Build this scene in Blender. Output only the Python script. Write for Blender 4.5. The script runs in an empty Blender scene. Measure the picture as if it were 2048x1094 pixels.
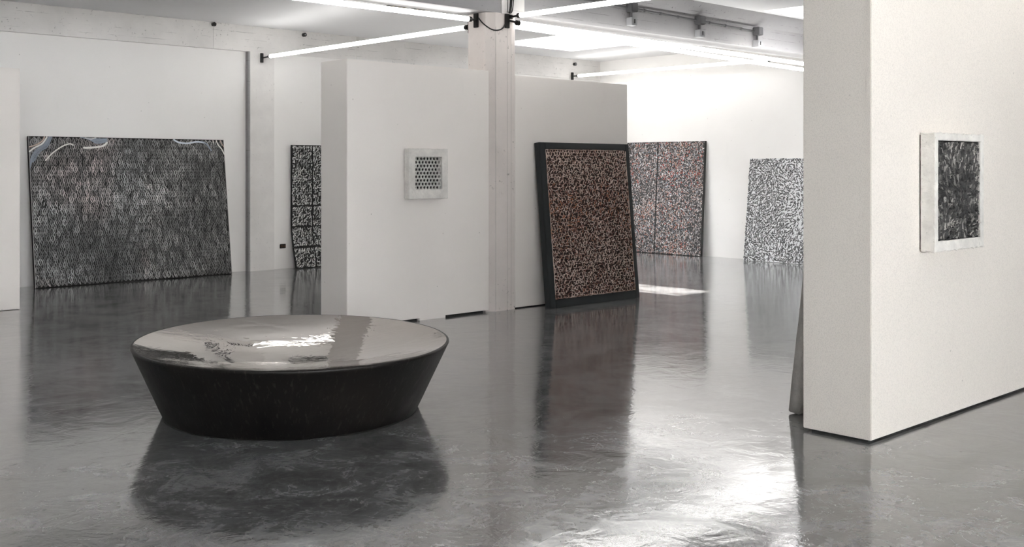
import bpy, bmesh, math, random
from mathutils import Vector, Matrix, noise

# ------------------------------------------------------------------ camera, world, sun, exposure
sc = bpy.context.scene
COL = sc.collection
cam = bpy.data.cameras.new('camera'); camo = bpy.data.objects.new('camera', cam); COL.objects.link(camo)
cam.sensor_width = 36; cam.lens = 36 * 2146 / 2048; cam.shift_y = -209 / 2048; cam.clip_start = .05
camo.location = (0, 0, 1.5)
camo.rotation_euler = (math.pi / 2, 0, -math.atan2(.686, .7276))
sc.camera = camo
W = bpy.data.worlds.new('sky'); sc.world = W; W.use_nodes = True
bg = W.node_tree.nodes['Background']; bg.inputs[0].default_value = (.965, .98, 1, 1); bg.inputs[1].default_value = 13.5
sun = bpy.data.lights.new('sun', 'SUN'); suno = bpy.data.objects.new('sun', sun); COL.objects.link(suno)
sun.energy = 22; sun.angle = math.radians(.6); sun.color = (1, .96, .9)
suno.location = (16, 2, 12)
suno.rotation_euler = Vector((-.58, .43, -1)).to_track_quat('-Z', 'Y').to_euler()
TUBE_W = 6.3
sc.view_settings.view_transform = 'Standard'; sc.view_settings.look = 'None'
sc.view_settings.exposure = 1.1; sc.view_settings.gamma = 1; sc.view_settings.use_curve_mapping = False
rnd = random.Random(7)

# ------------------------------------------------------------------ materials
class N:
    def __init__(s, name):
        s.m = bpy.data.materials.new(name); s.m.use_nodes = True; s.t = s.m.node_tree
        s.b = s.t.nodes['Principled BSDF']; s.out = s.t.nodes['Material Output']
        s.co = s.t.nodes.new('ShaderNodeTexCoord').outputs['Object']
    def n(s, k, **kw):
        o = s.t.nodes.new(k)
        for a, v in kw.items(): setattr(o, a, v)
        return o
    def l(s, a, b): s.t.links.new(a, b)
    def set(s, **kw):
        for k, v in kw.items():
            s.b.inputs[k.replace('_', ' ')].default_value = v if not isinstance(v, tuple) else (*v, 1)
    def mapped(s, scale=(1, 1, 1), rot=(0, 0, 0)):
        m = s.n('ShaderNodeMapping'); s.l(s.co, m.inputs[0]); m.inputs['Scale'].default_value = scale; m.inputs['Rotation'].default_value = rot
        return m.outputs[0]
    def noise(s, scale, detail=4, rough=.55, vec=None, dist=0):
        t = s.n('ShaderNodeTexNoise'); t.inputs['Scale'].default_value = scale; t.inputs['Detail'].default_value = detail
        t.inputs['Roughness'].default_value = rough; t.inputs['Distortion'].default_value = dist
        s.l(vec if vec else s.co, t.inputs['Vector']); return t.outputs['Fac']
    def ramp(s, fac, stops):
        r = s.n('ShaderNodeValToRGB'); e = r.color_ramp.elements
        while len(e) < len(stops): e.new(.5)
        for x, (p, c) in zip(e, stops):
            x.position = p; x.color = (*c, 1) if isinstance(c, tuple) else (c, c, c, 1)
        s.l(fac, r.inputs[0]); return r.outputs[0]
    def mix(s, a, b, fac, mode='MIX'):
        m = s.n('ShaderNodeMix', data_type='RGBA', blend_type=mode)
        for i, v in ((0, fac), (6, a), (7, b)):
            if hasattr(v, 'links'): s.l(v, m.inputs[i])
            else: m.inputs[i].default_value = v if not isinstance(v, tuple) else (*v, 1)
        return m.outputs[2]
    def bump(s, h, strength=.2, dist=.01, prev=None):
        b = s.n('ShaderNodeBump'); b.inputs['Strength'].default_value = strength; b.inputs['Distance'].default_value = dist
        s.l(h, b.inputs['Height'])
        if prev is not None: s.l(prev, b.inputs['Normal'])
        s.l(b.outputs[0], s.b.inputs['Normal']); return b.outputs[0]
    def col(s, c): s.l(c, s.b.inputs['Base Color'])
    def rgh(s, c): s.l(c, s.b.inputs['Roughness'])

def plain(name, c, r=.5, metal=0.):
    m = N(name); m.set(Roughness=r, Metallic=metal)
    a = m.noise(14, 4); m.col(m.mix(tuple(x * .88 for x in c), tuple(min(1, x * 1.1) for x in c), a)); return m.m

def paint_wall(name, c, grain=0.):
    m = N(name); m.set(Roughness=.75)
    a = m.noise(.9, 5); k = m.mix(tuple(x * .97 for x in c), c, m.ramp(a, [(.35, 0.), (.6, 1.)]))
    st = m.noise(3.2, 6, .65, m.mapped((1, 1, .25)))
    k = m.mix(k, tuple(x * .86 for x in c), m.ramp(st, [(.62, 0.), (.8, .35)]))
    g = m.noise(160, 2)
    if grain: k = m.mix(k, tuple(x * (1 - grain) for x in c), m.ramp(g, [(.45, 0.), (.65, 1.)]))
    sp = m.n('ShaderNodeTexVoronoi'); sp.inputs['Scale'].default_value = 5.5; m.l(m.co, sp.inputs['Vector'])
    k = m.mix((.25, .23, .21), k, m.ramp(sp.outputs['Distance'], [(.0, .2), (.045, 1.)]))
    m.col(k); m.bump(g, .12, .004); return m.m

def painted_concrete(name, c, pit=.6, lines=True):
    m = N(name); m.set(Roughness=.8)
    a = m.noise(1.6, 6, .6); k = m.mix(tuple(x * .86 for x in c), c, m.ramp(a, [(.3, 0.), (.62, 1.)]))
    # shuttering-board joints broken by noise, air-bubble pits
    w = m.n('ShaderNodeTexWave', wave_type='BANDS', bands_direction='Z'); w.inputs['Scale'].default_value = 3.1; w.inputs['Distortion'].default_value = .25
    m.l(m.co, w.inputs['Vector'])
    br = m.ramp(m.noise(4.5, 5, .6, m.mapped((1, 1, 3))), [(.5, 0.), (.66, 1.)])
    ln = m.mix(m.ramp(w.outputs['Fac'], [(.985, 0.), (.998, 1.)]), br, 1., 'MULTIPLY')
    pits = m.ramp(m.noise(26, 4, .65), [(.62, 0.), (.68, 1.)])
    pm = m.mix(pits, m.ramp(m.noise(2.2, 4), [(.44, 0.), (.62, 1.)]), 1., 'MULTIPLY')
    k = m.mix(k, tuple(x * .45 for x in c), m.mix((0, 0, 0), ln, .9 if lines else 0.)); k = m.mix(k, tuple(x * .3 for x in c), m.mix((0, 0, 0), pm, pit))
    m.col(k); b = m.bump(m.noise(9, 6, .6), .25, .01); return m.m

def concrete_raw(name, c, pit=.7):
    m = N(name); m.set(Roughness=.85)
    a = m.noise(9, 7, .65); k = m.mix(tuple(x * .78 for x in c), tuple(min(1, x * 1.08) for x in c), m.ramp(a, [(.3, 0.), (.68, 1.)]))
    p = m.ramp(m.noise(75, 3, .6), [(.64, 0.), (.72, 1.)]); k = m.mix(k, tuple(x * .3 for x in c), m.mix((0, 0, 0), p, pit))
    m.col(k); m.bump(m.noise(48, 5), .6, .006); return m.m

def floor_mat():
    m = N('polished_concrete'); m.set(IOR=1.6)
    a = m.noise(.42, 7, .6, dist=.6); b = m.noise(2.6, 8, .65, dist=.5); c = m.noise(17, 6, .7)
    k = m.mix((.125, .131, .139), (.265, .267, .27), m.ramp(a, [(.3, 0.), (.7, 1.)]))
    k = m.mix(k, (.06, .059, .058), m.ramp(b, [(.42, .75), (.58, 0.)]))
    k = m.mix(k, (.34, .33, .315), m.ramp(c, [(.52, 0.), (.75, .4)]))
    vein = m.ramp(m.noise(3.2, 8, .7, dist=1.6), [(.475, 0.), (.5, .22), (.525, 0.)]); k = m.mix(k, (.40, .39, .375), vein)
    # sparse fine scratches and specks
    sc_ = m.n('ShaderNodeTexVoronoi', feature='DISTANCE_TO_EDGE'); sc_.inputs['Scale'].default_value = 1.1
    wv = m.n('ShaderNodeVectorMath', operation='ADD'); nz = m.n('ShaderNodeTexNoise'); nz.inputs['Scale'].default_value = 3.; m.l(m.co, nz.inputs['Vector'])
    m.l(m.co, wv.inputs[0]); m.l(nz.outputs['Color'], wv.inputs[1]); m.l(wv.outputs[0], sc_.inputs['Vector'])
    k = m.mix(k, (.05, .05, .05), m.mix((0, 0, 0), m.ramp(sc_.outputs['Distance'], [(.0, 1.), (.006, 0.)]), .35))
    sp = m.n('ShaderNodeTexVoronoi'); sp.inputs['Scale'].default_value = 2.4; m.l(m.co, sp.inputs['Vector'])
    k = m.mix((.02, .02, .02), k, m.ramp(sp.outputs['Distance'], [(.012, 0.), (.02, 1.)]))
    m.col(k)
    m.rgh(m.ramp(m.mix(b, c, .45), [(.3, .06), (.7, .2)]))
    nb = m.bump(m.noise(4.5, 4, .58, dist=.8), .10, .02, m.bump(m.noise(40, 4, .6), .035, .004)); m.l(nb, m.b.inputs['Coat Normal'])
    m.l(m.ramp(m.mix(a, b, .6), [(.35, .05), (.65, .14)]), m.b.inputs['Coat Roughness'])
    m.b.inputs['Coat Weight'].default_value = .6; m.b.inputs['Coat IOR'].default_value = 1.55
    return m.m

def vpaint(name, r=.6, metal=0.):
    m = N(name); m.set(Roughness=r, Metallic=metal)
    a = m.n('ShaderNodeAttribute', attribute_name='paint')
    m.col(m.mix(a.outputs['Color'], m.mix(a.outputs['Color'], (.5, .5, .5), .18), m.noise(60, 3))); return m.m

def emit(name, c, s):
    m = N(name); m.set(Base_Color=c, Emission_Color=c, Emission_Strength=s); return m.m

def glass_mat():
    m = N('skylight_glass'); t = m.t
    tr = m.n('ShaderNodeBsdfTransparent'); gl = m.n('ShaderNodeBsdfGlossy'); gl.inputs['Roughness'].default_value = .02
    fr = m.n('ShaderNodeFresnel'); mx = m.n('ShaderNodeMixShader'); m.l(fr.outputs[0], mx.inputs[0]); m.l(tr.outputs[0], mx.inputs[1]); m.l(gl.outputs[0], mx.inputs[2])
    m.l(mx.outputs[0], m.out.inputs[0]); t.nodes.remove(m.b); return m.m

M_white = paint_wall('white_wall_paint', (.90, .885, .865))
M_part = paint_wall('partition_paint', (.84, .80, .765))
M_near = paint_wall('rough_partition_paint', (.80, .75, .69), .13)
M_ceil = paint_wall('ceiling_paint', (.78, .78, .79))
M_beam = painted_concrete('painted_beam_concrete', (.80, .78, .76), .8)
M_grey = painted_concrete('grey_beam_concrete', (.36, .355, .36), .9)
M_colm = painted_concrete('painted_column_concrete', (.74, .685, .655), 1., False)
M_pil = painted_concrete('painted_pilaster_concrete', (.83, .81, .79), .6, False)
M_plas = concrete_raw('cast_plaster', (.74, .715, .68), .3)
M_conc = concrete_raw('cast_concrete', (.76, .735, .69), .55)
M_slab = concrete_raw('rough_concrete', (.52, .50, .47), .9)
M_floor = floor_mat()
M_black = plain('black_metal', (.008, .008, .008), .4)
M_plinth = plain('dark_plinth', (.02, .02, .02), .8)
M_steel = plain('galvanised_steel', (.13, .13, .135), .5, .3)
M_sock = plain('grey_socket_plastic', (.34, .345, .355), .5)
M_frame = plain('black_blue_frame', (.006, .009, .011), .45)
M_wood = plain('window_frame_white', (.7, .7, .7), .5)
M_canv = plain('dark_canvas', (.008, .0075, .007), .8)
M_canw = plain('white_canvas', (.78, .79, .8), .8)
M_canr = plain('umber_ground', (.03, .013, .009), .8)
M_cang = plain('charcoal_ground', (.03, .027, .027), .8)
M_edge = plain('raw_canvas_edge', (.28, .27, .26), .8)
M_holes = plain('recess_shade_black', (.004, .003, .003), .9)  # near-black paint for the shade in lattice holes; also on hidden backings
M_paint = vpaint('brush_paint', .55)
M_gloss = vpaint('dark_glazed_relief', .32)
M_tube = emit('led_tube', (1, .985, .955), TUBE_W)
M_glass = glass_mat()
M_brass = plain('brass_edge', (.45, .32, .1), .35, .8)
M_bake = plain('brown_bakelite', (.05, .02, .008), .3)

def bronze_mat():
    m = N('dark_bronze_side'); m.set(Metallic=.35)
    def vm(op, a, b=None):
        o = m.n('ShaderNodeVectorMath', operation=op); m.l(a, o.inputs[0])
        if b is not None: (m.l(b, o.inputs[1]) if hasattr(b, 'links') else setattr(o.inputs[1], 'default_value', b))
        return o.outputs[0]
    v = vm('ADD', vm('NORMALIZE', vm('MULTIPLY', m.co, (1, 1, 0))), vm('MULTIPLY', m.co, (0, 0, .35)))   # streaks run down the flare
    s1 = m.noise(14, 6, .65, v); s2 = m.noise(60, 5, .6, v); c = m.noise(3, 5)
    k = m.mix((.003, .0025, .0025), (.014, .011, .009), m.ramp(c, [(.35, 0.), (.7, 1.)]))
    k = m.mix(k, (.03, .025, .021), m.ramp(s1, [(.55, 0.), (.8, .7)])); k = m.mix(k, (.075, .065, .058), m.ramp(s2, [(.56, 0.), (.8, .8)]))
    m.col(k); m.rgh(m.ramp(c, [(.3, .42), (.7, .6)])); m.bump(s2, .04, .004); return m.m
def mirror_mat():
    m = N('polished_bronze'); m.set(Metallic=1., Roughness=.035)
    c = m.noise(2.2, 4); m.col(m.mix((.40, .37, .34), (.47, .44, .41), c))
    m.bump(m.noise(2.2, 4, .55, dist=1.2), .16, .03, m.bump(m.noise(11, 2, .5), .03, .01)); return m.m
M_bronze = bronze_mat(); M_mirror = mirror_mat()

# ------------------------------------------------------------------ mesh helpers
def link(name, me, mat, parent=None):
    o = bpy.data.objects.new(name, me); COL.objects.link(o)
    if mat: me.materials.append(mat)
    if parent: o.parent = parent
    return o
def from_bm(name, bm, mat, parent=None, smooth=False):
    bmesh.ops.recalc_face_normals(bm, faces=bm.faces)
    me = bpy.data.meshes.new(name); bm.to_mesh(me); bm.free()
    if smooth: me.polygons.foreach_set('use_smooth', [True] * len(me.polygons))
    return link(name, me, mat, parent)
def box(bm, x0, x1, y0, y1, z0, z1, bev=0.):
    r = bmesh.ops.create_cube(bm, size=1)
    bmesh.ops.transform(bm, matrix=Matrix.Translation(((x0 + x1) / 2, (y0 + y1) / 2, (z0 + z1) / 2)) @ Matrix.Diagonal((x1 - x0, y1 - y0, z1 - z0, 1)), verts=r['verts'])
    if bev: bmesh.ops.bevel(bm, geom=list({e for v in r['verts'] for e in v.link_edges}), offset=bev, segments=2, affect='EDGES')
def boxo(name, dims, mat, parent=None, bev=0.):
    bm = bmesh.new(); box(bm, *dims, bev); return from_bm(name, bm, mat, parent)
def cyl(bm, p0, p1, r, seg=10, r2=None):
    p0, p1 = Vector(p0), Vector(p1); d = p1 - p0
    m = Matrix.Translation((p0 + p1) / 2) @ d.to_track_quat('Z', 'Y').to_matrix().to_4x4()
    bmesh.ops.create_cone(bm, cap_ends=True, segments=seg, radius1=r, radius2=r if r2 is None else r2, depth=d.length, matrix=m)
def prism(bm, poly, axis, a, b):
    "poly of 2D points extruded along 'x' (points are y,z) or 'z' (points are x,y)"
    f = (lambda p, t: (t, p[0], p[1])) if axis == 'x' else (lambda p, t: (p[0], p[1], t))
    A = [bm.verts.new(f(p, a)) for p in poly]; B = [bm.verts.new(f(p, b)) for p in poly]; n = len(poly)
    bm.faces.new(A); bm.faces.new(B[::-1])
    for i in range(n): bm.faces.new((A[i], A[(i + 1) % n], B[(i + 1) % n], B[i]))
def cable(bm, pts, r, seg=6):
    P = [Vector(p) for p in pts]; Q = []
    for i in range(len(P) - 1):                         # Catmull-Rom
        a, b, c, d = P[max(i - 1, 0)], P[i], P[i + 1], P[min(i + 2, len(P) - 1)]
        for k in range(6):
            t = k / 6; Q.append(.5 * (2 * b + (c - a) * t + (2 * a - 5 * b + 4 * c - d) * t * t + (3 * b - a - 3 * c + d) * t ** 3))
    Q.append(P[-1]); rings = []
    for i, q in enumerate(Q):
        d = (Q[min(i + 1, len(Q) - 1)] - Q[max(i - 1, 0)]).normalized(); m = d.to_track_quat('Z', 'Y').to_matrix()
        rings.append([bm.verts.new(q + m @ Vector((r * math.cos(k * 2 * math.pi / seg), r * math.sin(k * 2 * math.pi / seg), 0))) for k in range(seg)])
    for a, b in zip(rings, rings[1:]):
        for k in range(seg): bm.faces.new((a[k], a[(k + 1) % seg], b[(k + 1) % seg], b[k]))
    bm.faces.new(rings[0][::-1]); bm.faces.new(rings[-1])
def empty(name, loc, rot=(0, 0, 0)):
    o = bpy.data.objects.new(name, None); COL.objects.link(o); o.location = loc; o.rotation_euler = rot; return o
def tag(o, label, cat, group=None):
    o['label'] = label; o['category'] = cat
    if group: o['group'] = group
    return o
def struct(o, label=None):
    o['kind'] = 'structure'
    if label: o['label'] = label
    return o

# ------------------------------------------------------------------ room shell
ZC = 3.6; X0, X1 = -6., 15.1; Y0, Y1 = -8.0, 14.17
SKY = [(12.1, 13.91, 11.46, 13.2, .55), (12.21, 13.46, 5.91, 8.08, .9)]
struct(boxo('floor', (X0 - .3, 16.2, Y0 - .3, 14.6, -.2, 0), M_floor), 'glossy grey polished concrete floor')
bm = bmesh.new()
xs = sorted({X0 - .3, 16.2, *[v for s in SKY for v in s[:2]]}); ys = sorted({Y0 - .3, 14.6, *[v for s in SKY for v in s[2:4]]})
for i in range(len(xs) - 1):
    for j in range(len(ys) - 1):
        mx, my = (xs[i] + xs[i + 1]) / 2, (ys[j] + ys[j + 1]) / 2
        if any(s[0] < mx < s[1] and s[2] < my < s[3] for s in SKY): continue
        box(bm, xs[i], xs[i + 1], ys[j], ys[j + 1], ZC, ZC + .2)
bmesh.ops.remove_doubles(bm, verts=bm.verts, dist=1e-4)
struct(from_bm('ceiling', bm, M_ceil), 'white painted concrete ceiling with two skylights')
for k, (a, b, c, d, h) in enumerate(SKY):
    bm = bmesh.new(); t = .1; z = ZC + .2; zt = ZC + h
    for q in ((a - t, a, c - t, d + t), (b, b + t, c - t, d + t), (a, b, c - t, c), (a, b, d, d + t)): box(bm, *q, z, zt)
    w = struct(from_bm(f'window_{k + 1}', bm, M_ceil), 'white skylight well in the ceiling')
    bm = bmesh.new()
    for q in ((a, a + .04, c, d), (b - .04, b, c, d), (a, b, c, c + .04), (a, b, d - .04, d)): box(bm, *q, zt - .05, zt)
    from_bm('window_frame', bm, M_wood, w); boxo('pane', (a + .04, b - .04, c + .04, d - .04, zt - .03, zt - .022), M_glass, w)

bm = bmesh.new(); box(bm, X0, 7.98, 14.17, 14.5, 0, ZC); box(bm, 7.98, 16.2, 14.12, 14.5, 0, ZC)
struct(from_bm('wall_back', bm, M_white), 'white plastered back wall')
bm = bmesh.new(); box(bm, 15.1, 15.66, Y0, 14.12, 0, 3.1); box(bm, 15.66, 16.2, Y0, 14.12, 0, ZC)
struct(from_bm('wall_right', bm, M_white), 'bright white end wall')
# unseen windows added left and behind the camera, sized to balance wall brightness
def added_windows(name, a0, a1, spans, fixed, outward, along):
    bm = bmesh.new(); lo, hi = sorted((fixed, fixed + outward))
    def put(b, u0, u1, v0, v1, z0, z1): box(b, *((u0, u1, v0, v1) if along == 'x' else (v0, v1, u0, u1)), z0, z1)
    put(bm, a0, a1, lo, hi, 0, .8); put(bm, a0, a1, lo, hi, 3.0, ZC)
    e = [a0] + [v for p in spans for v in p] + [a1]
    for i in range(0, len(e), 2): put(bm, e[i], e[i + 1], lo, hi, .8, 3.0)
    struct(from_bm(name, bm, M_white))
    m = (lo + hi) / 2
    for (a, b) in spans:
        added_windows.k += 1; bm = bmesh.new()
        for q in ((a, a + .06, .8, 3.), (b - .06, b, .8, 3.), (a, b, .8, .86), (a, b, 2.94, 3.), ((a + b) / 2 - .03, (a + b) / 2 + .03, .8, 3.)): put(bm, q[0], q[1], m - .03, m + .03, q[2], q[3])
        w = struct(from_bm(f'window_{added_windows.k}', bm, M_wood))
        bm = bmesh.new(); put(bm, a + .05, b - .05, m - .004, m + .004, .85, 2.95); from_bm('pane', bm, M_glass, w)
added_windows.k = 2
added_windows('wall_left', Y0 - .3, 14.5, [(-4.6, -3.4)], X0, -.3, 'y')
added_windows('wall_front', X0, 15.1, [(-5.4, -2.2), (-1.4, 2.0), (2.8, 5.4)], Y0, -.3, 'x')

# concrete frame: beam on the back wall, pilaster, main beam with haunch, column
bm = bmesh.new(); box(bm, X0, 15.66, 14.095, 14.3, 3.225, ZC)
for x in (7.43, 9.9, 12.4): box(bm, x - .006, x + .006, 14.089, 14.1, 3.225, ZC)
struct(from_bm('trim_1', bm, M_beam), 'painted concrete edge beam along the back wall')
bm = bmesh.new(); box(bm, 8.0, 8.40, 14.08, 14.3, 0, 3.225)
struct(from_bm('trim_2', bm, M_pil), 'flat painted concrete pilaster on the back wall')
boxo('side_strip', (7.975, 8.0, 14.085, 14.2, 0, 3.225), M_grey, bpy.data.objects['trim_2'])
bm = bmesh.new(); prism(bm, [(8.345, 3.15), (8.705, 3.15), (8.705, ZC), (8.17, ZC), (8.345, 3.435)], 'x', X0, 15.66)
bl = struct(from_bm('trim_3', bm, M_grey), 'rough grey concrete ceiling beam over the column')
boxo('joint_block', (7.70, 8.03, 8.322, 8.36, 3.145, ZC), M_beam, bl)
c = .075; a0, a1, b0, b1 = 7.545, 7.915, 8.335, 8.705
bm = bmesh.new(); prism(bm, [(a0 + c, b0), (a1 - .015, b0), (a1, b0 + .015), (a1, b1 - .02), (a1 - .02, b1), (a0 + .02, b1), (a0, b1 - .02), (a0, b0 + c)], 'z', 0, 3.15)
cl = struct(from_bm('trim_4', bm, M_colm), 'square painted concrete column with chamfered edge between the partition panels')
for x, w in ((a0 + c + .002, .005), (7.79, .003), (7.845, .0025)):
    boxo('joint_line', (x - w / 2, x + w / 2, b0 - .0015, b0 + .004, .01, 3.0), M_slab, cl)
bm = bmesh.new(); box(bm, X0, 15.1, 2.0, 2.36, 3.15, ZC)
struct(from_bm('trim_5', bm, M_beam))

# ------------------------------------------------------------------ free-standing partitions
def partition(x0, x1, y0, y1, h, mat, label, feet, gap=.022):
    r = empty('partition_wall', ((x0 + x1) / 2, (y0 + y1) / 2, 0)); L = lambda *d: tuple(v - (r.location.x if i < 2 else r.location.y if i < 4 else 0) for i, v in enumerate(d))
    boxo('panel', L(x0, x1, y0, y1, gap, h), mat, r, .004)
    for f in feet: boxo('foot', L(*f, 0, gap), f_mat, r)
    return tag(r, label, 'partition')
f_mat = M_plinth
partition(5.755, 7.54, 8.35, 8.79, 2.53, M_part, 'low white partition carrying the small square plaster relief', [(5.79, 7.5, 8.40, 8.74)])
bm_foot = boxo('packing_block', (6.62 - 6.6475, 6.95 - 6.6475, 8.352 - 8.57, 8.40 - 8.57, 0, .022), M_part, [o for o in COL.objects if o.name == 'partition_wall'][0])
partition(7.92, 9.765, 8.355, 8.79, 2.505, M_part, 'low white partition with the black-framed mosaic leaning on it', [(7.95, 9.73, 8.40, 8.74)], .012)
partition(5.44, 9.6, 2.915, 3.335, 3.0, M_near, 'tall cream partition carrying the dark concrete-framed relief', [(5.475, 9.56, 2.95, 3.30)], .016)
bd = boxo('corner_bead', (5.438 - 7.52, 5.4405 - 7.52, 2.917 - 3.125, 2.943 - 3.125, .02, 2.995), M_near, [o for o in COL.objects if o.name.startswith('partition_wall')][2])
partition(1.6, 4.04, 11.95, 12.38, 2.575, M_part, 'plain cream partition standing before the large dark cell painting', [(1.64, 4.0, 12.0, 12.33)], .004)

# ------------------------------------------------------------------ the bronze disc
def lathe(name, prof, mat, parent, seg=160, cap=False):
    "prof: (semi-axis a, semi-axis b, z)"
    vs, fs = [], []
    for (a, b, z) in prof:
        for k in range(seg):
            t = 2 * math.pi * k / seg; vs.append((a * math.cos(t), b * math.sin(t), z))
    for i in range(len(prof) - 1):
        for k in range(seg): q = (k + 1) % seg; fs.append((i * seg + k, i * seg + q, (i + 1) * seg + q, (i + 1) * seg + k))
    if cap: fs.append(tuple((len(prof) - 1) * seg + k for k in range(seg)))
    me = bpy.data.meshes.new(name); me.from_pydata(vs, [], fs); me.polygons.foreach_set('use_smooth', [True] * len(fs))
    return link(name, me, mat, parent)
ra, rb, H = .961, 1.115, .44
bn = empty('bronze_disc', (3.612, 5.833, 0), (0, 0, -.396))
lathe('body', [(.70, .74, .0), (.772, .80, .0), (.778, .808, .008), (ra - .004, rb - .004, H - .022)], M_bronze, bn)
lathe('rim', [(ra - .004, rb - .004, H - .022), (ra + .002, rb + .002, H - .012), (ra + .001, rb + .001, H - .004), (ra - .005, rb - .005, H), (ra - .014, rb - .014, H - .001)], M_bronze, bn)
pr = []
for i in range(41):
    t = 1 - i / 40; pr.append(((ra - .014) * max(t, .002), (rb - .014) * max(t, .002), H - .001 - .115 * (1 - t * t)))
lathe('dish', pr, M_mirror, bn, cap=True)
bn.children[0]['label'] = 'blackened streaked metal side'; bn.children[2]['label'] = 'mirror-polished concave top'
tag(bn, 'low flared black metal disc with a mirror-polished concave top', 'sculpture')

# ------------------------------------------------------------------ paint strokes as raised ribbons
class Strokes:
    def __init__(s): s.v, s.f, s.c = [], [], []
    def add(s, pts, w, h, col, y=0., f=None):
        "pts in the picture plane (x,z); ridge of height h towards -y; f maps (x,z)->base y"
        n = len(pts); i0 = len(s.v)
        for i, (x, z) in enumerate(pts):
            ax, az = pts[max(i - 1, 0)]; bx_, bz = pts[min(i + 1, n - 1)]
            dx, dz = bx_ - ax, bz - az; L = math.hypot(dx, dz) or 1; nx, nz = -dz / L, dx / L
            ww = w / 2 * (.45 if i in (0, n - 1) else 1); b = y + (f(x, z) if f else 0)
            s.v += [(x + nx * ww, b, z + nz * ww), (x, b - h, z), (x - nx * ww, b, z - nz * ww)]
            s.c += [(*col, 1)] * 3
        for i in range(n - 1):
            a = i0 + 3 * i; s.f += [(a, a + 1, a + 4, a + 3), (a + 1, a + 2, a + 5, a + 4)]
    def build(s, name, mat, parent):
        me = bpy.data.meshes.new(name); me.from_pydata(s.v, [], s.f)
        at = me.color_attributes.new('paint', 'FLOAT_COLOR', 'POINT'); at.data.foreach_set('color', [x for c in s.c for x in c])
        o = link(name, me, mat, parent); o['kind'] = 'stuff'; return o
def arc(cx, cz, ang, L, bend, n=5):
    pts = []; a = ang - bend / 2; x, z = 0, 0; raw = [(0, 0)]
    for i in range(n - 1):
        x += L / (n - 1) * math.cos(a); z += L / (n - 1) * math.sin(a); a += bend / (n - 1); raw.append((x, z))
    mx, mz = raw[n // 2]
    return [(cx + p - mx, cz + q - mz) for p, q in raw]
def clampp(pts, x0, x1, z0, z1):
    "slide a stroke back inside its field, then trim what still sticks out"
    xs_ = [p[0] for p in pts]; zs_ = [p[1] for p in pts]; dx = dz = 0
    if min(xs_) < x0: dx = x0 - min(xs_) + rnd.uniform(0, .012)
    elif max(xs_) > x1: dx = x1 - max(xs_) - rnd.uniform(0, .012)
    if min(zs_) < z0: dz = z0 - min(zs_) + rnd.uniform(0, .012)
    elif max(zs_) > z1: dz = z1 - max(zs_) - rnd.uniform(0, .012)
    return [(min(max(x + dx, x0), x1), min(max(z + dz, z0), z1)) for x, z in pts]
def fb(x, z, s=1., o=0.): return noise.fractal(Vector((x * s + o, z * s, o)), 1., 2., 4)

# --- large dark cell painting on the back wall
w, hgt, th = 2.72, 1.935, .04
P = empty('cell_painting', (4.872, 13.87, 0), (-math.atan2(.25, 1.92), 0, 0))
boxo('canvas', (0, w, 0, th, .004, hgt), M_canv, P, .003)
for q in ((0, .012, -.001, th), (w - .008, w, -.001, th)): boxo('edge_strip', (*q[:2], *q[2:], .004, hgt + .001), M_edge, P)
S = Strokes(); R = random.Random(3); px, pz = .0545, .088; r = 0; z = .03
while z < hgt - .02:
    x = .025 + (px / 2 if r % 2 else 0)
    while x < w - .02:
        v = .11 + .10 * fb(x, z, 1.3, 4.2) - .075 * math.exp(-((x - .5) ** 2 / .15 + (z - .5) ** 2 / .1)) - .06 * math.exp(-((x - 2.2) ** 2 / .18 + (z - .7) ** 2 / .05))
        v = max(.016, v + .035 * (z > 1.0)) * R.choice((.35, .6, .85, 1.1, 1.5, 2.1))
        wm = max(0., fb(x, z, 1.1, 9.7)) * .9; tint = (1 + .25 * wm, 1 - .05 * wm, 1 - .1 * wm) if x < 1.5 else (1.02, 1, .98)
        col = tuple(v * t for t in tint); lt = tuple(min(.75, v * 1.7 * t) for t in tint)
        for sgn in (-1, 1):                             # wavy outline on both sides of the cell
            if R.random() < .1: continue
            pts = [(x + sgn * px * .46 * math.sin(math.pi * (k + .3) / 5.6) + R.uniform(-.003, .003), z + pz * 1.05 * (k / 5 - .5)) for k in range(6)]
            S.add(clampp(pts, .004, w - .004, .008, hgt - .003), R.uniform(.006, .013), .002, lt if R.random() < .6 else col)
        a = R.uniform(1.3, 1.85)
        S.add(clampp(arc(x, z, a, pz * .55, R.uniform(-.5, .5)), .004, w - .004, .008, hgt - .003), R.uniform(.008, .016), .002, tuple(c_ * 1.1 for c_ in col))
        x += px * R.uniform(.9, 1.1)
    z += pz * .5 * 1.12; r += 1
S.build('cell_strokes', M_paint, P)
S = Strokes()
def sweep(pts, wd, col, y):
    Q = [];
    for i in range(len(pts) - 1):
        a, b, c_, d = (Vector(pts[max(i - 1, 0)]), Vector(pts[i]), Vector(pts[i + 1]), Vector(pts[min(i + 2, len(pts) - 1)]))
        for k in range(6):
            t = k / 6; q = .5 * (2 * b + (c_ - a) * t + (2 * a - 5 * b + 4 * c_ - d) * t * t + (3 * b - a - 3 * c_ + d) * t ** 3); Q.append((q.x, q.y))
    Q.append(pts[-1]); S.add([(min(max(x, .003), w - .003), min(z, hgt - .002)) for x, z in Q], wd, .0022, col, y)
def pp(u, v): return ((u - 135) / 980 * 1.03 * 1.0, hgt - (v - 85) / 950 * 1.03)   # sketch units of the upper corner
blue = (.24, .28, .35); whit = (.8, .78, .74); pink = (.62, .46, .38)
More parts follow.
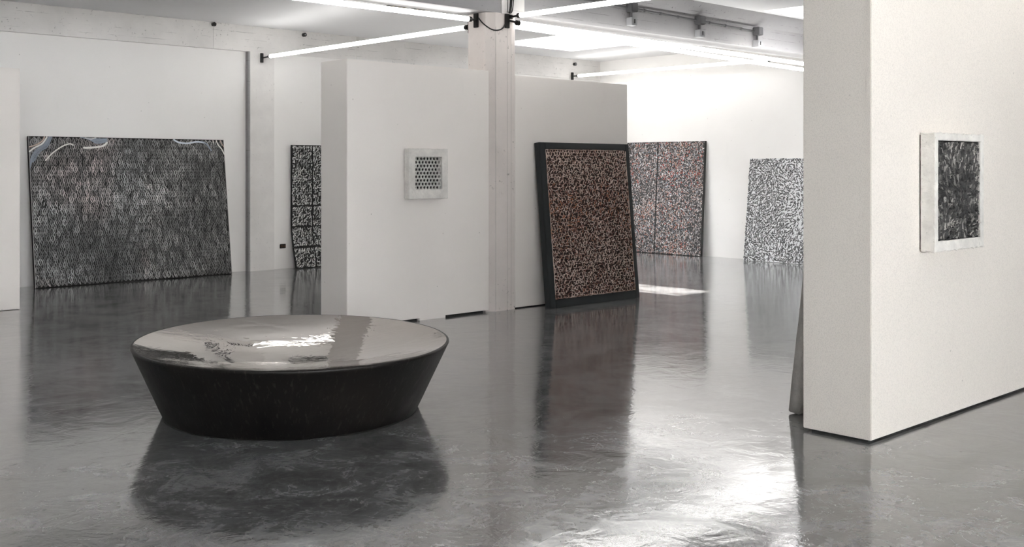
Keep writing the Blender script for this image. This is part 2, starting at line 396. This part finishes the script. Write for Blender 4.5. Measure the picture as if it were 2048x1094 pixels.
for k in range(5):
    o_ = (k - 2) * 9; kk = R.uniform(.75, 1.2); sweep([pp(150 + o_ * .4, 470 - 20 * k), pp(175 + o_, 360 + o_), pp(250 + o_, 250 + o_), pp(340 + o_, 190 + o_), pp(400 + o_, 85)], .012, tuple(q * kk for q in blue), -.002)
sweep([pp(135, 215), pp(220, 190), pp(300, 140), pp(330, 85)], .014, pink, -.003)
sweep([pp(135, 275), pp(200, 225), pp(300, 170), pp(360, 85)], .02, whit, -.003)
sweep([pp(320, 380), pp(420, 280), pp(540, 200), pp(630, 170), pp(670, 190)], .016, whit, -.003)
sweep([pp(790, 215), pp(900, 212), pp(1040, 190), pp(1105, 140)], .026, whit, -.003)
for k in range(5):
    o_ = k * 13; kk = R.uniform(.75, 1.2); sweep([pp(760 + o_ * 3, 90 + o_ * .3), pp(860 + o_ * 1.5, 98 + o_), pp(1000, 104 + o_), pp(1105, 100 + o_ * .7)], .012, tuple(q * kk for q in blue), -.002)
sweep([pp(820, 92), pp(880, 108), pp(960, 92)], .012, whit, -.003)
for pts, wd, c_ in (([(1.95, 1.93), (2.02, 1.89), (2.15, 1.875), (2.3, 1.90), (2.42, 1.89)], .024, (.62, .68, .76)), ([(2.36, 1.91), (2.45, 1.87), (2.5, 1.80), (2.52, 1.77)], .022, blue),
                    ([(2.6, 1.93), (2.63, 1.86), (2.68, 1.8), (2.718, 1.72)], .018, whit), ([(2.66, 1.93), (2.69, 1.87), (2.718, 1.83)], .012, pink), ([(2.55, 1.93), (2.56, 1.88)], .014, whit)): sweep(pts, wd, c_, -.003)
S.build('ribbon_strokes', M_paint, P)
tag(P, 'wide charcoal painting of oval cells with pale ribbons along its top edge', 'painting')

# --- bent black and white panel work, half hidden behind the small-relief partition
P = empty('panel_relief', (8.69, 14.06, 0)); boxo('backing', (.012, .725, .034, .05, .6, 1.86), M_black, P); xsn = [0, .365, .73]; zsn = [.003, .317, .626, .942, 1.865]
def bend(z): return -.13 * max(0., (.63 - z) / .63) ** 1.35
for i in range(2):
    for j in range(4):
        bm = bmesh.new(); z0, z1 = zsn[j] + .0012, zsn[j + 1] - .0012; n = 4; x0, x1 = xsn[i] + .003, xsn[i + 1] - .003
        prism(bm, [(bend(z0 + (z1 - z0) * k / n), z0 + (z1 - z0) * k / n) for k in range(n + 1)] + [(bend(z0 + (z1 - z0) * k / n) + .035, z0 + (z1 - z0) * k / n) for k in range(n, -1, -1)], 'x', x0, x1)
        from_bm('panel', bm, M_canv, P)
S = Strokes(); R = random.Random(5); z = .02; g = .036
while z < 1.86:
    x = .012
    while x < .73:
        for _ in range(2):
            if R.random() < .88:
                xx, zz = x + R.uniform(-.014, .014), z + R.uniform(-.014, .014); j = max(k for k in range(4) if zsn[k] <= max(zz, .003)); i = 0 if xx < .365 else 1
                v = R.choice((.8, .7, .55, .3, .12))
                S.add(clampp(arc(xx, zz, R.uniform(.2, 2.2), R.uniform(.025, .05), R.uniform(-1.8, 1.8)), xsn[i] + .008, xsn[i + 1] - .008, zsn[j] + .01, zsn[j + 1] - .01), R.uniform(.008, .014), .003, (v, v, v * .98), -.0005, lambda x_, z_: bend(z_))
        x += g
    z += g
S.build('curl_strokes', M_paint, P)
tag(P, 'black work of stacked panels with white curls, bending out at its foot, beside the pilaster', 'artwork')

# --- red-flecked diptych on the end wall
P = empty('diptych_painting', (14.925, 13.25, 0), (-math.atan2(.12, 1.97), 0, -math.pi / 2)); hh = 1.985
for k, (a, b) in enumerate(((0, 1.098), (1.104, 2.12))):
    boxo('canvas', (a, b, 0, .045, .003, hh), M_cang, P, .003)
    S = Strokes(); R = random.Random(11 + k); g = .0245; z = .013
    while z < hh - .01:
        x = a + .012
        while x < b - .008:
            rr = R.random() + .22 * fb(x, z, 1.6, 3.)
            c_ = (.008, .007, .008) if rr < .20 else (.05, .048, .05) if rr < .33 else (.23, .21, .21) if rr < .6 else (.45, .40, .39) if rr < .75 else (.42, .27, .23) if rr < .85 else (.66, .64, .63) if rr < .91 else (.24, .30, .36) if rr < .95 else (.36, .07, .045) if rr < 1.0 else (.42, .2, .13)
            if z > 1.2 and a > 1 and R.random() < .04: c_ = (.42, .055, .035)
            S.add(clampp(arc(x + R.uniform(-.008, .008), z + R.uniform(-.008, .008), R.uniform(.1, 2.9), R.uniform(.024, .042), R.uniform(-1, 1), 4), a + (.009 if k else .003), b - (.003 if k else .011), .006, hh - .002), R.uniform(.012, .019), R.uniform(.002, .004), c_)
            x += g
        z += g
    S.build('fleck_strokes', M_paint, P)
    boxo('side_edge', (b - .001, b + .003, -.001, .046, .003, hh + .001), M_black, P)
tag(P, 'two-canvas painting of grey, black and red flecks leaning on the end wall', 'painting')

# --- black and white scribble painting on the end wall
P = empty('scribble_painting', (14.86, 10.225, 0), (-math.atan2(.19, 1.66), 0, -math.pi / 2)); w, hh = 1.55, 1.685
boxo('canvas', (0, w, 0, .04, .003, hh), M_canw, P, .003)
S = Strokes(); R = random.Random(21); g = .033; z = .02
while z < hh - .01:
    x = .012
    while x < w - .01:
        d = 1.05 - .4 * max(0., min(1., (x - .25) / 1.2)) + .35 * fb(x, z, 1.4, 2.)
        for _ in range(2):
            if R.random() < .93 * d:
                v = R.choice((.012, .012, .02, .05, .2)); f = fb(x, z, 2.2, 6.) * 3
                S.add(clampp(arc(x + R.uniform(-.02, .02), z + R.uniform(-.02, .02), 1.1 + f + R.uniform(-.7, .7), R.uniform(.028, .062), R.uniform(-2.6, 2.6), 6), .003, w - .003, .006, hh - .002), R.uniform(.009, .0155), .002, (v, v, v * 1.05))
        x += g
    z += g
S.build('scribble_strokes', M_paint, P)
tag(P, 'white painting covered in short black scribbles leaning on the end wall', 'painting')

# --- black-framed mosaic leaning on the partition
P = empty('framed_mosaic', (8.2, 8.095, 0), (-math.atan2(.172, 1.79), 0, 0)); w, hh, d = 1.485, 1.80, .082
bl_, br_, bt, bb = .09, .062, .072, .088
for n_, q in (('frame_rail', (0, bl_, 0, hh)), ('frame_rail', (w - br_, w, 0, hh)), ('frame_rail', (bl_, w - br_, hh - bt, hh)), ('frame_rail', (bl_, w - br_, 0, bb))):
    boxo(n_, (q[0], q[1], 0, d, q[2], q[3]), M_frame, P, .004)
boxo('panel', (bl_, w - br_, .006, d - .01, bb, hh - bt), M_canr, P)
S = Strokes(); R = random.Random(31); p = .041; r = 0; z = bb + .012; base = .006
def mos(x, z):
    t = R.random() + .25 * fb(x, z, 1.5, 1.)
    k = R.uniform(.75, 1.15)
    c_ = (.72, .58, .51) if t < .42 else (.56, .40, .335) if t < .68 else (.36, .2, .15) if t < .86 else (.22, .07, .05) if t < .98 else (.5, .2, .1)
    return tuple(k * q for q in c_)
while z < hh - bt - .008:
    x = bl_ + .012 + (p / 2 if r % 2 else 0)
    while x < w - br_ - .008:
        xj, zj = x + R.uniform(-.008, .008), z + R.uniform(-.008, .008); flip = R.choice((0, 60, 30)) if z < hh - bt - .09 else 0; edge = z > hh - bt - .04
        for a in ((90, 210, 330) if r % 2 else (90, 210, 330)):
            if not edge and R.random() < .1: continue
            aa = math.radians(a + flip + R.uniform(-16, 16)); L = p * R.uniform(.5, .72)
            S.add(clampp([(xj, zj), (xj + L * .5 * math.cos(aa), zj + L * .5 * math.sin(aa)), (xj + L * math.cos(aa), zj + L * math.sin(aa))], bl_ + .001, w - br_ - .001, bb + .001, hh - bt - .001), R.uniform(.009, .0145), .009, mos(x, z), base)
        x += p
    z += p * .866; r += 1
x = bl_ + .02                                            # pale ragged strip along the edges
while x < w - br_ - .02:
    S.add([(x - .02, hh - bt - .007 + R.uniform(-.003, .003)), (x + .022, hh - bt - .007 + R.uniform(-.003, .003))], .016, .009, mos(x, .3), base); 
    S.add([(x - .02, bb + .007), (x + .022, bb + .007 + R.uniform(-.003, .003))], .014, .009, mos(x, .9), base); x += .036
z = bb + .02
while z < hh - bt - .02:
    for xx in (bl_ + .006, w - br_ - .006): S.add([(xx + R.uniform(-.003, .003), z - .02), (xx, z + .022)], .014, .009, mos(xx, z), base)
    z += .036
S.build('mosaic_pieces', M_paint, P)
tag(P, 'brown and cream mosaic panel in a thick black frame leaning on the partition', 'artwork')

# --- rough slab edges: a box with noisy edges
def rough_box(name, dims, mat, parent, amp=.004, cell=.04, hole=None):
    x0, x1, y0, y1, z0, z1 = dims; bm = bmesh.new()
    box(bm, *dims)
    for ax, (a, b) in enumerate(((x0, x1), (y0, y1), (z0, z1))):
        n = max(1, int((b - a) / cell))
        for k in range(1, n):
            no = [0, 0, 0]; no[ax] = 1; co = [0, 0, 0]; co[ax] = a + (b - a) * k / n
            bmesh.ops.bisect_plane(bm, geom=bm.verts[:] + bm.edges[:] + bm.faces[:], plane_co=co, plane_no=no)
    bmesh.ops.bevel(bm, geom=[e for e in bm.edges if len(e.link_faces) == 2 and e.calc_face_angle() > 1], offset=.006, segments=2, affect='EDGES')
    for v in bm.verts:
        q = v.co * 24; v.co += Vector((noise.noise(q), noise.noise(q + Vector((9, 3, 1))) * .6, noise.noise(q + Vector((2, 7, 5))))) * amp
    return from_bm(name, bm, mat, parent, True)
def rough_frame(name, w, h, ix, iz, yf, yb, mat, parent, amp, cell):
    "one cast block with a rectangular opening, its arrises worn by noise"
    def cuts(a, i0, i1, b):
        out = []
        for p, q in ((a, i0), (i0, i1), (i1, b)):
            n = max(1, round((q - p) / cell)); out += [p + (q - p) * k / n for k in range(n)]
        return out + [b]
    xs_, zs_ = cuts(0, ix[0], ix[1], w), cuts(0, iz[0], iz[1], h); nd = max(2, round((yb - yf) / cell)); ys_ = [yf + (yb - yf) * k / nd for k in range(nd + 1)]
    solid = lambda i, j: 0 <= i < len(xs_) - 1 and 0 <= j < len(zs_) - 1 and not (ix[0] - 1e-6 < xs_[i] and xs_[i + 1] < ix[1] + 1e-6 and iz[0] - 1e-6 < zs_[j] and zs_[j + 1] < iz[1] + 1e-6)
    bm = bmesh.new(); V = {}
    def v(i, k, j):
        if (i, k, j) not in V: V[i, k, j] = bm.verts.new((xs_[i], ys_[k], zs_[j]))
        return V[i, k, j]
    for i in range(len(xs_) - 1):
        for j in range(len(zs_) - 1):
            if not solid(i, j): continue
            for k in (0, nd): bm.faces.new((v(i, k, j), v(i + 1, k, j), v(i + 1, k, j + 1), v(i, k, j + 1)))
            for di, dj, p, q in ((-1, 0, (i, j), (i, j + 1)), (1, 0, (i + 1, j), (i + 1, j + 1)), (0, -1, (i, j), (i + 1, j)), (0, 1, (i, j + 1), (i + 1, j + 1))):
                if not solid(i + di, j + dj):
                    for k in range(nd): bm.faces.new((v(p[0], k, p[1]), v(q[0], k, q[1]), v(q[0], k + 1, q[1]), v(p[0], k + 1, p[1])))
    bmesh.ops.recalc_face_normals(bm, faces=bm.faces)
    bmesh.ops.bevel(bm, geom=[e for e in bm.edges if e.calc_face_angle(0) > 1], offset=.004, segments=1, affect='EDGES')
    for q in bm.verts:
        c_ = q.co * 30; a = noise.noise(c_ * .35) * .6 + noise.noise(c_ * 1.6)
        edge = (min(abs(q.co.x), abs(w - q.co.x)) < .008) + (min(abs(q.co.z), abs(h - q.co.z)) < .008) + (abs(q.co.y - yf) < .008)
        q.co += Vector((noise.noise(c_ + Vector((5, 1, 2))), a * .35, noise.noise(c_ + Vector((1, 8, 3))))) * amp * (1.6 if edge > 1 else .5)
    return from_bm(name, bm, mat, parent)
# --- small square plaster relief
P = empty('lattice_relief', (6.415, 8.35, 1.205)); w, hh, d = .492, .495, .092
ix0, ix1, iz0, iz1 = .08, .415, .095, .413
rough_frame('block', w, hh, (ix0, ix1), (iz0, iz1), -d, -.012, M_plas, P, .0022, .016)
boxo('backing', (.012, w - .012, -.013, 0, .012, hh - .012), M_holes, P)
boxo('hole_shade_panel', (ix0 - .004, ix1 + .004, -.022, -.014, iz0 - .004, iz1 + .004), M_holes, P)  # shade behind the lattice holes, put in as a near-black panel
bm = bmesh.new(); yf, yb = -d + .02, -d + .034; p = .041
def bar(xa, za, xb, zb, wd):
    # clip to the opening
    t0, t1 = 0., 1.
    for pa, pb, lo, hi in ((xa, xb, ix0, ix1), (za, zb, iz0, iz1)):
        dd = pb - pa
        if abs(dd) < 1e-9:
            if not lo < pa < hi: return
            continue
        u, v = (lo - pa) / dd, (hi - pa) / dd
        t0, t1 = max(t0, min(u, v)), min(t1, max(u, v))
    if t1 - t0 < .01: return
    A = Vector((xa + (xb - xa) * t0, 0, za + (zb - za) * t0)); B = Vector((xa + (xb - xa) * t1, 0, za + (zb - za) * t1)); D = (B - A).normalized(); Q = Vector((-D.z, 0, D.x)) * wd / 2
    vs = [bm.verts.new(Vector((c_.x, y, c_.z))) for y in (yf, yb) for c_ in (A + Q, B + Q, B - Q, A - Q)]
    for f in ((0, 1, 2, 3), (7, 6, 5, 4), (0, 4, 5, 1), (1, 5, 6, 2), (2, 6, 7, 3), (3, 7, 4, 0)): bm.faces.new([vs[i] for i in f])
cx_, cz_ = (ix0 + ix1) / 2, (iz0 + iz1) / 2
for ang in (0, 60, 120):                                 # kagome lattice: hexagons and triangles
    a = math.radians(ang); D = Vector((math.cos(a), math.sin(a))); Q = Vector((-D.y, D.x))
    for k in range(-11, 12):
        o_ = Q * (k + .5) * p * .866
        bar(cx_ + o_.x - D.x, cz_ + o_.y - D.y, cx_ + o_.x + D.x, cz_ + o_.y + D.y, .0075)
from_bm('lattice', bm, M_plas, P)
tag(P, 'small square cast plaster relief with a pierced lattice centre hung on a white partition', 'relief')

# --- dark relief in a concrete block on the tall partition
P = empty('concrete_relief', (5.998, 2.915, 1.02)); w, hh, d = .656, .69, .098
ix0, ix1, iz0, iz1 = .04, .612, .062, .646
rough_frame('block', w, hh, (ix0, ix1), (iz0, iz1), -d, -.008, M_conc, P, .005, .0135)
boxo('backing', (.012, w - .012, -.01, 0, .012, hh - .012), M_holes, P)
boxo('ground', (ix0, ix1, -d + .016, -.012, iz0, iz1), M_canv, P)
S = Strokes(); R = random.Random(41); g = .0165; z = iz0 + .008
while z < iz1 - .005:
    x = ix0 + .008
    while x < ix1 - .005:
        v = R.choice((.006, .008, .012, .02, .03, .05, .09, .2, .34)) * (1 + fb(x, z, 4, 2.)); t = (1.06, 1, .93)
        f = fb(x, z, 3.5, 8.) * 3
        S.add(clampp(arc(x + R.uniform(-.006, .006), z + R.uniform(-.006, .006), 1.3 + f + R.uniform(-.7, .7), R.uniform(.03, .055), R.uniform(-1.8, 1.8), 6), ix0 + .004, ix1 - .004, iz0 + .004, iz1 - .004), R.uniform(.006, .0095), R.uniform(.006, .013), tuple(max(.006, v) * q for q in t), -d + .016 - R.uniform(0, .003))
        x += g
    z += g
S.build('curled_strips', M_gloss, P)
tag(P, 'dark relief of curled strips set in a rough concrete block on the cream partition', 'relief')

# --- slab leaning on the far side of that partition
P = empty('concrete_slab', (5.755, 3.585, 0), (math.atan2(.215, 1.75), 0, 0))
sl = rough_box('slab', (0, 1.3, -.03, .05, .006, 1.76), M_slab, P, .004, .09)
tag(P, 'rough grey concrete slab leaning behind the tall cream partition', 'slab')

# ------------------------------------------------------------------ light tubes with wall brackets
TR = .026
def linear_light(p0, p1, label, brackets=(), clips=()):
    p0, p1 = Vector(p0), Vector(p1); r = empty('linear_light', p0); d = (p1 - p0).normalized(); L = (p1 - p0).length
    bm = bmesh.new(); cyl(bm, d * .04, d * (L - .04), TR, 10); from_bm('tube', bm, M_tube, r)
    for a, b in ((0, .04), (L - .04, L)):
        bm = bmesh.new(); cyl(bm, d * a, d * b, TR + .002, 10); from_bm('end_cap', bm, M_black, r)
    for (c_, half, arm0, arm1) in brackets:
        c_ = Vector(c_) - p0; boxo('bracket_plate', (c_.x - half[0], c_.x + half[0], c_.y - half[1], c_.y + half[1], c_.z - half[2], c_.z + half[2]), M_black, r, .003)
        bm = bmesh.new(); cyl(bm, Vector(arm0) - p0, Vector(arm1) - p0, .012, 8); from_bm('bracket_arm', bm, M_black, r)
    return tag(r, label, 'light', 'linear tube lights under the ceiling beams')
linear_light((-4.5, 8.49, 3.05), (7.43, 8.51, 3.075), 'glowing tube light running from the column flank toward the bare cream partition',
             [((7.532, 8.545, 3.075), (.013, .03, .075), (7.43, 8.51, 3.075), (7.53, 8.53, 3.075))])
linear_light((7.86, 8.27, 3.055), (14.4, 8.27, 2.99), 'glowing tube light running below the conduit on the grey beam',
             [((7.775, 8.322, 3.07), (.028, .013, .075), (7.78, 8.29, 3.07), (7.87, 8.27, 3.06))])
linear_light((7.82, 8.2, 3.12), (7.80, 2.5, 3.07), 'glowing tube light leaving the column front square to the grey beam',
             [((7.835, 8.325, 3.12), (.02, .008, .022), (7.83, 8.318, 3.12), (7.82, 8.19, 3.12))])
linear_light((7.60, 8.76, 3.03), (8.198, 13.88, 3.15), 'glowing tube light between the column and the pilaster',
             [((8.185, 14.068, 3.141), (.022, .013, .07), (8.187, 14.06, 3.141), (8.198, 13.87, 3.148)), ((7.60, 8.715, 3.03), (.03, .011, .07), (7.60, 8.72, 3.03), (7.60, 8.77, 3.03))])
linear_light((8.0, 8.79, 3.115), (14.4, 8.8, 3.005), 'glowing tube light on the far side of the grey beam',
             [((7.93, 8.70, 3.09), (.016, .03, .06), (7.93, 8.71, 3.09), (8.01, 8.79, 3.115))])
linear_light((14.85, 13.95, 3.265), (14.28, 9.33, 3.185), 'glowing tube light in front of the bright end wall',
             [((14.855, 14.08, 3.268), (.024, .016, .07), (14.855, 14.07, 3.268), (14.852, 13.94, 3.265))])
linear_light((-4.5, 1.9, 3.08), (8.4, 1.9, 3.08), 'added out-of-view tube light facing the cream partition with the dark relief')  # out-of-view tube, added to light the partition fronts and relief from above

# cables at the column head
bm = bmesh.new(); cable(bm, [(7.528, 8.503, 3.10), (7.535, 8.43, 3.03), (7.58, 8.345, 2.965), (7.66, 8.32, 2.965), (7.715, 8.315, 2.995), (7.74, 8.318, 3.03)], .007)
tag(from_bm('looped_cable', bm, M_black), 'black cable looping between two brackets on the column', 'cable')
for k, (dx, r_, lab) in enumerate(((.0, .014, 'thick black cable rising up the beam above the column'), (.032, .006, 'thin black cable bowing out beside the thick riser cable'), (-.05, .004, 'fine black cable slanting up the beam joint block'))):
    bm = bmesh.new(); cable(bm, [(7.785 + dx * .7, 8.295, 3.155), (7.80 + dx * .85, 8.295, 3.19), (7.815 + dx, 8.30, 3.30), (7.825 + dx * .9, 8.303, 3.42), (7.825 + dx * 1.2, 8.305, 3.6)], r_)
    tag(from_bm('riser_cable', bm, M_black), lab, 'cable')

# conduit run on the grey beam
P = empty('conduit_run', (8.2, 8.335, 3.4)); zl = lambda x: 3.43 - .0195 * (x - 9.08) - 3.4
bm = bmesh.new(); cyl(bm, (0, -.012, zl(8.2)), (4.2, -.012, zl(12.4)), .013, 8); from_bm('pipe', bm, M_steel, P)
for x in (8.9, 9.4, 10.05, 10.35, 10.7, 11.35, 11.7, 12.05):
    bm = bmesh.new(); cyl(bm, (x - 8.2 - .014, -.012, zl(x)), (x - 8.2 + .014, -.012, zl(x)), .019, 8); from_bm('clip', bm, M_steel, P)
for x in (9.776, 11.108, 12.397):
    q = x - 8.2; z = zl(x)
    boxo('junction_box', (q - .055, q + .055, -.095, .008, z - .055, z + .055), M_steel, P, .008)
    bm = bmesh.new(); cyl(bm, (q, -.03, z - .05), (q, -.03, z - .13), .016, 8); from_bm('drop_pipe', bm, M_steel, P)
    s = boxo('socket_box', (q - .05, q + .05, -.085, .008, z - .215, z - .12), M_sock, P, .006); boxo('socket_slot', (q - .008, q + .008, -.088, -.083, z - .19, z - .14), M_black, s)
tag(P, 'grey steel conduit with three hanging socket boxes along the rough beam', 'conduit')

# ceiling slot vents
for a, b, lab in ((8.24, 8.52, 'slotted black ceiling vent nearest the pilaster'), (8.66, 8.87, 'slotted black ceiling vent between the pilaster vent and the column'), (10.85, 11.0, 'slotted black ceiling vent seen beside the column edge')):
    P = empty('ceiling_vent', ((a + b) / 2, 11.13, ZC)); n = 3; wq = (b - a) / n
    boxo('backing', (-(b - a) / 2, (b - a) / 2, -.14, .14, -.006, 0), M_wood, P)
    for k in range(n):
        x = -(b - a) / 2 + wq * (k + .5); sl = boxo('slot', (x - wq * .36, x + wq * .36, -.13, .13, -.012, -.006), M_black, P); boxo('brass_edge', (x + wq * .36, x + wq * .48, -.13, .13, -.013, -.006), M_brass, P)
    tag(P, lab, 'vent')

# small black wall fittings and the socket
def fitting(loc, lab, n, r):
    P = empty('wall_sensor', loc); bm = bmesh.new(); cyl(bm, (0, 0, 0), (0, -.05, 0), r, n); from_bm('housing', bm, M_black, P)
    bm = bmesh.new(); cyl(bm, (0, -.05, 0), (0, -.056, 0), r * .4, 10); from_bm('lens', bm, M_sock if n > 6 else M_black, P); tag(P, lab, 'sensor')
fitting((7.412, 14.09, 3.565), 'black five-sided fitting high on the back beam', 5, .032)
fitting((8.915, 14.095, 3.545), 'black ring-shaped fitting on the back beam past the pilaster', 12, .03)
fitting((14.916, 14.095, 3.50), 'black round fitting above the bracket in the room corner', 14, .03)
P = empty('wall_socket', (8.567, 14.12, .339)); boxo('plate', (-.05, .05, -.012, 0, -.033, .033), M_black, P, .005)
for x in (-.024, .024):
    bm = bmesh.new(); cyl(bm, (x, -.012, 0), (x, -.018, 0), .019, 14); from_bm('outlet', bm, M_bake, P)
tag(P, 'dark brown double socket low on the wall beside the pilaster', 'socket')
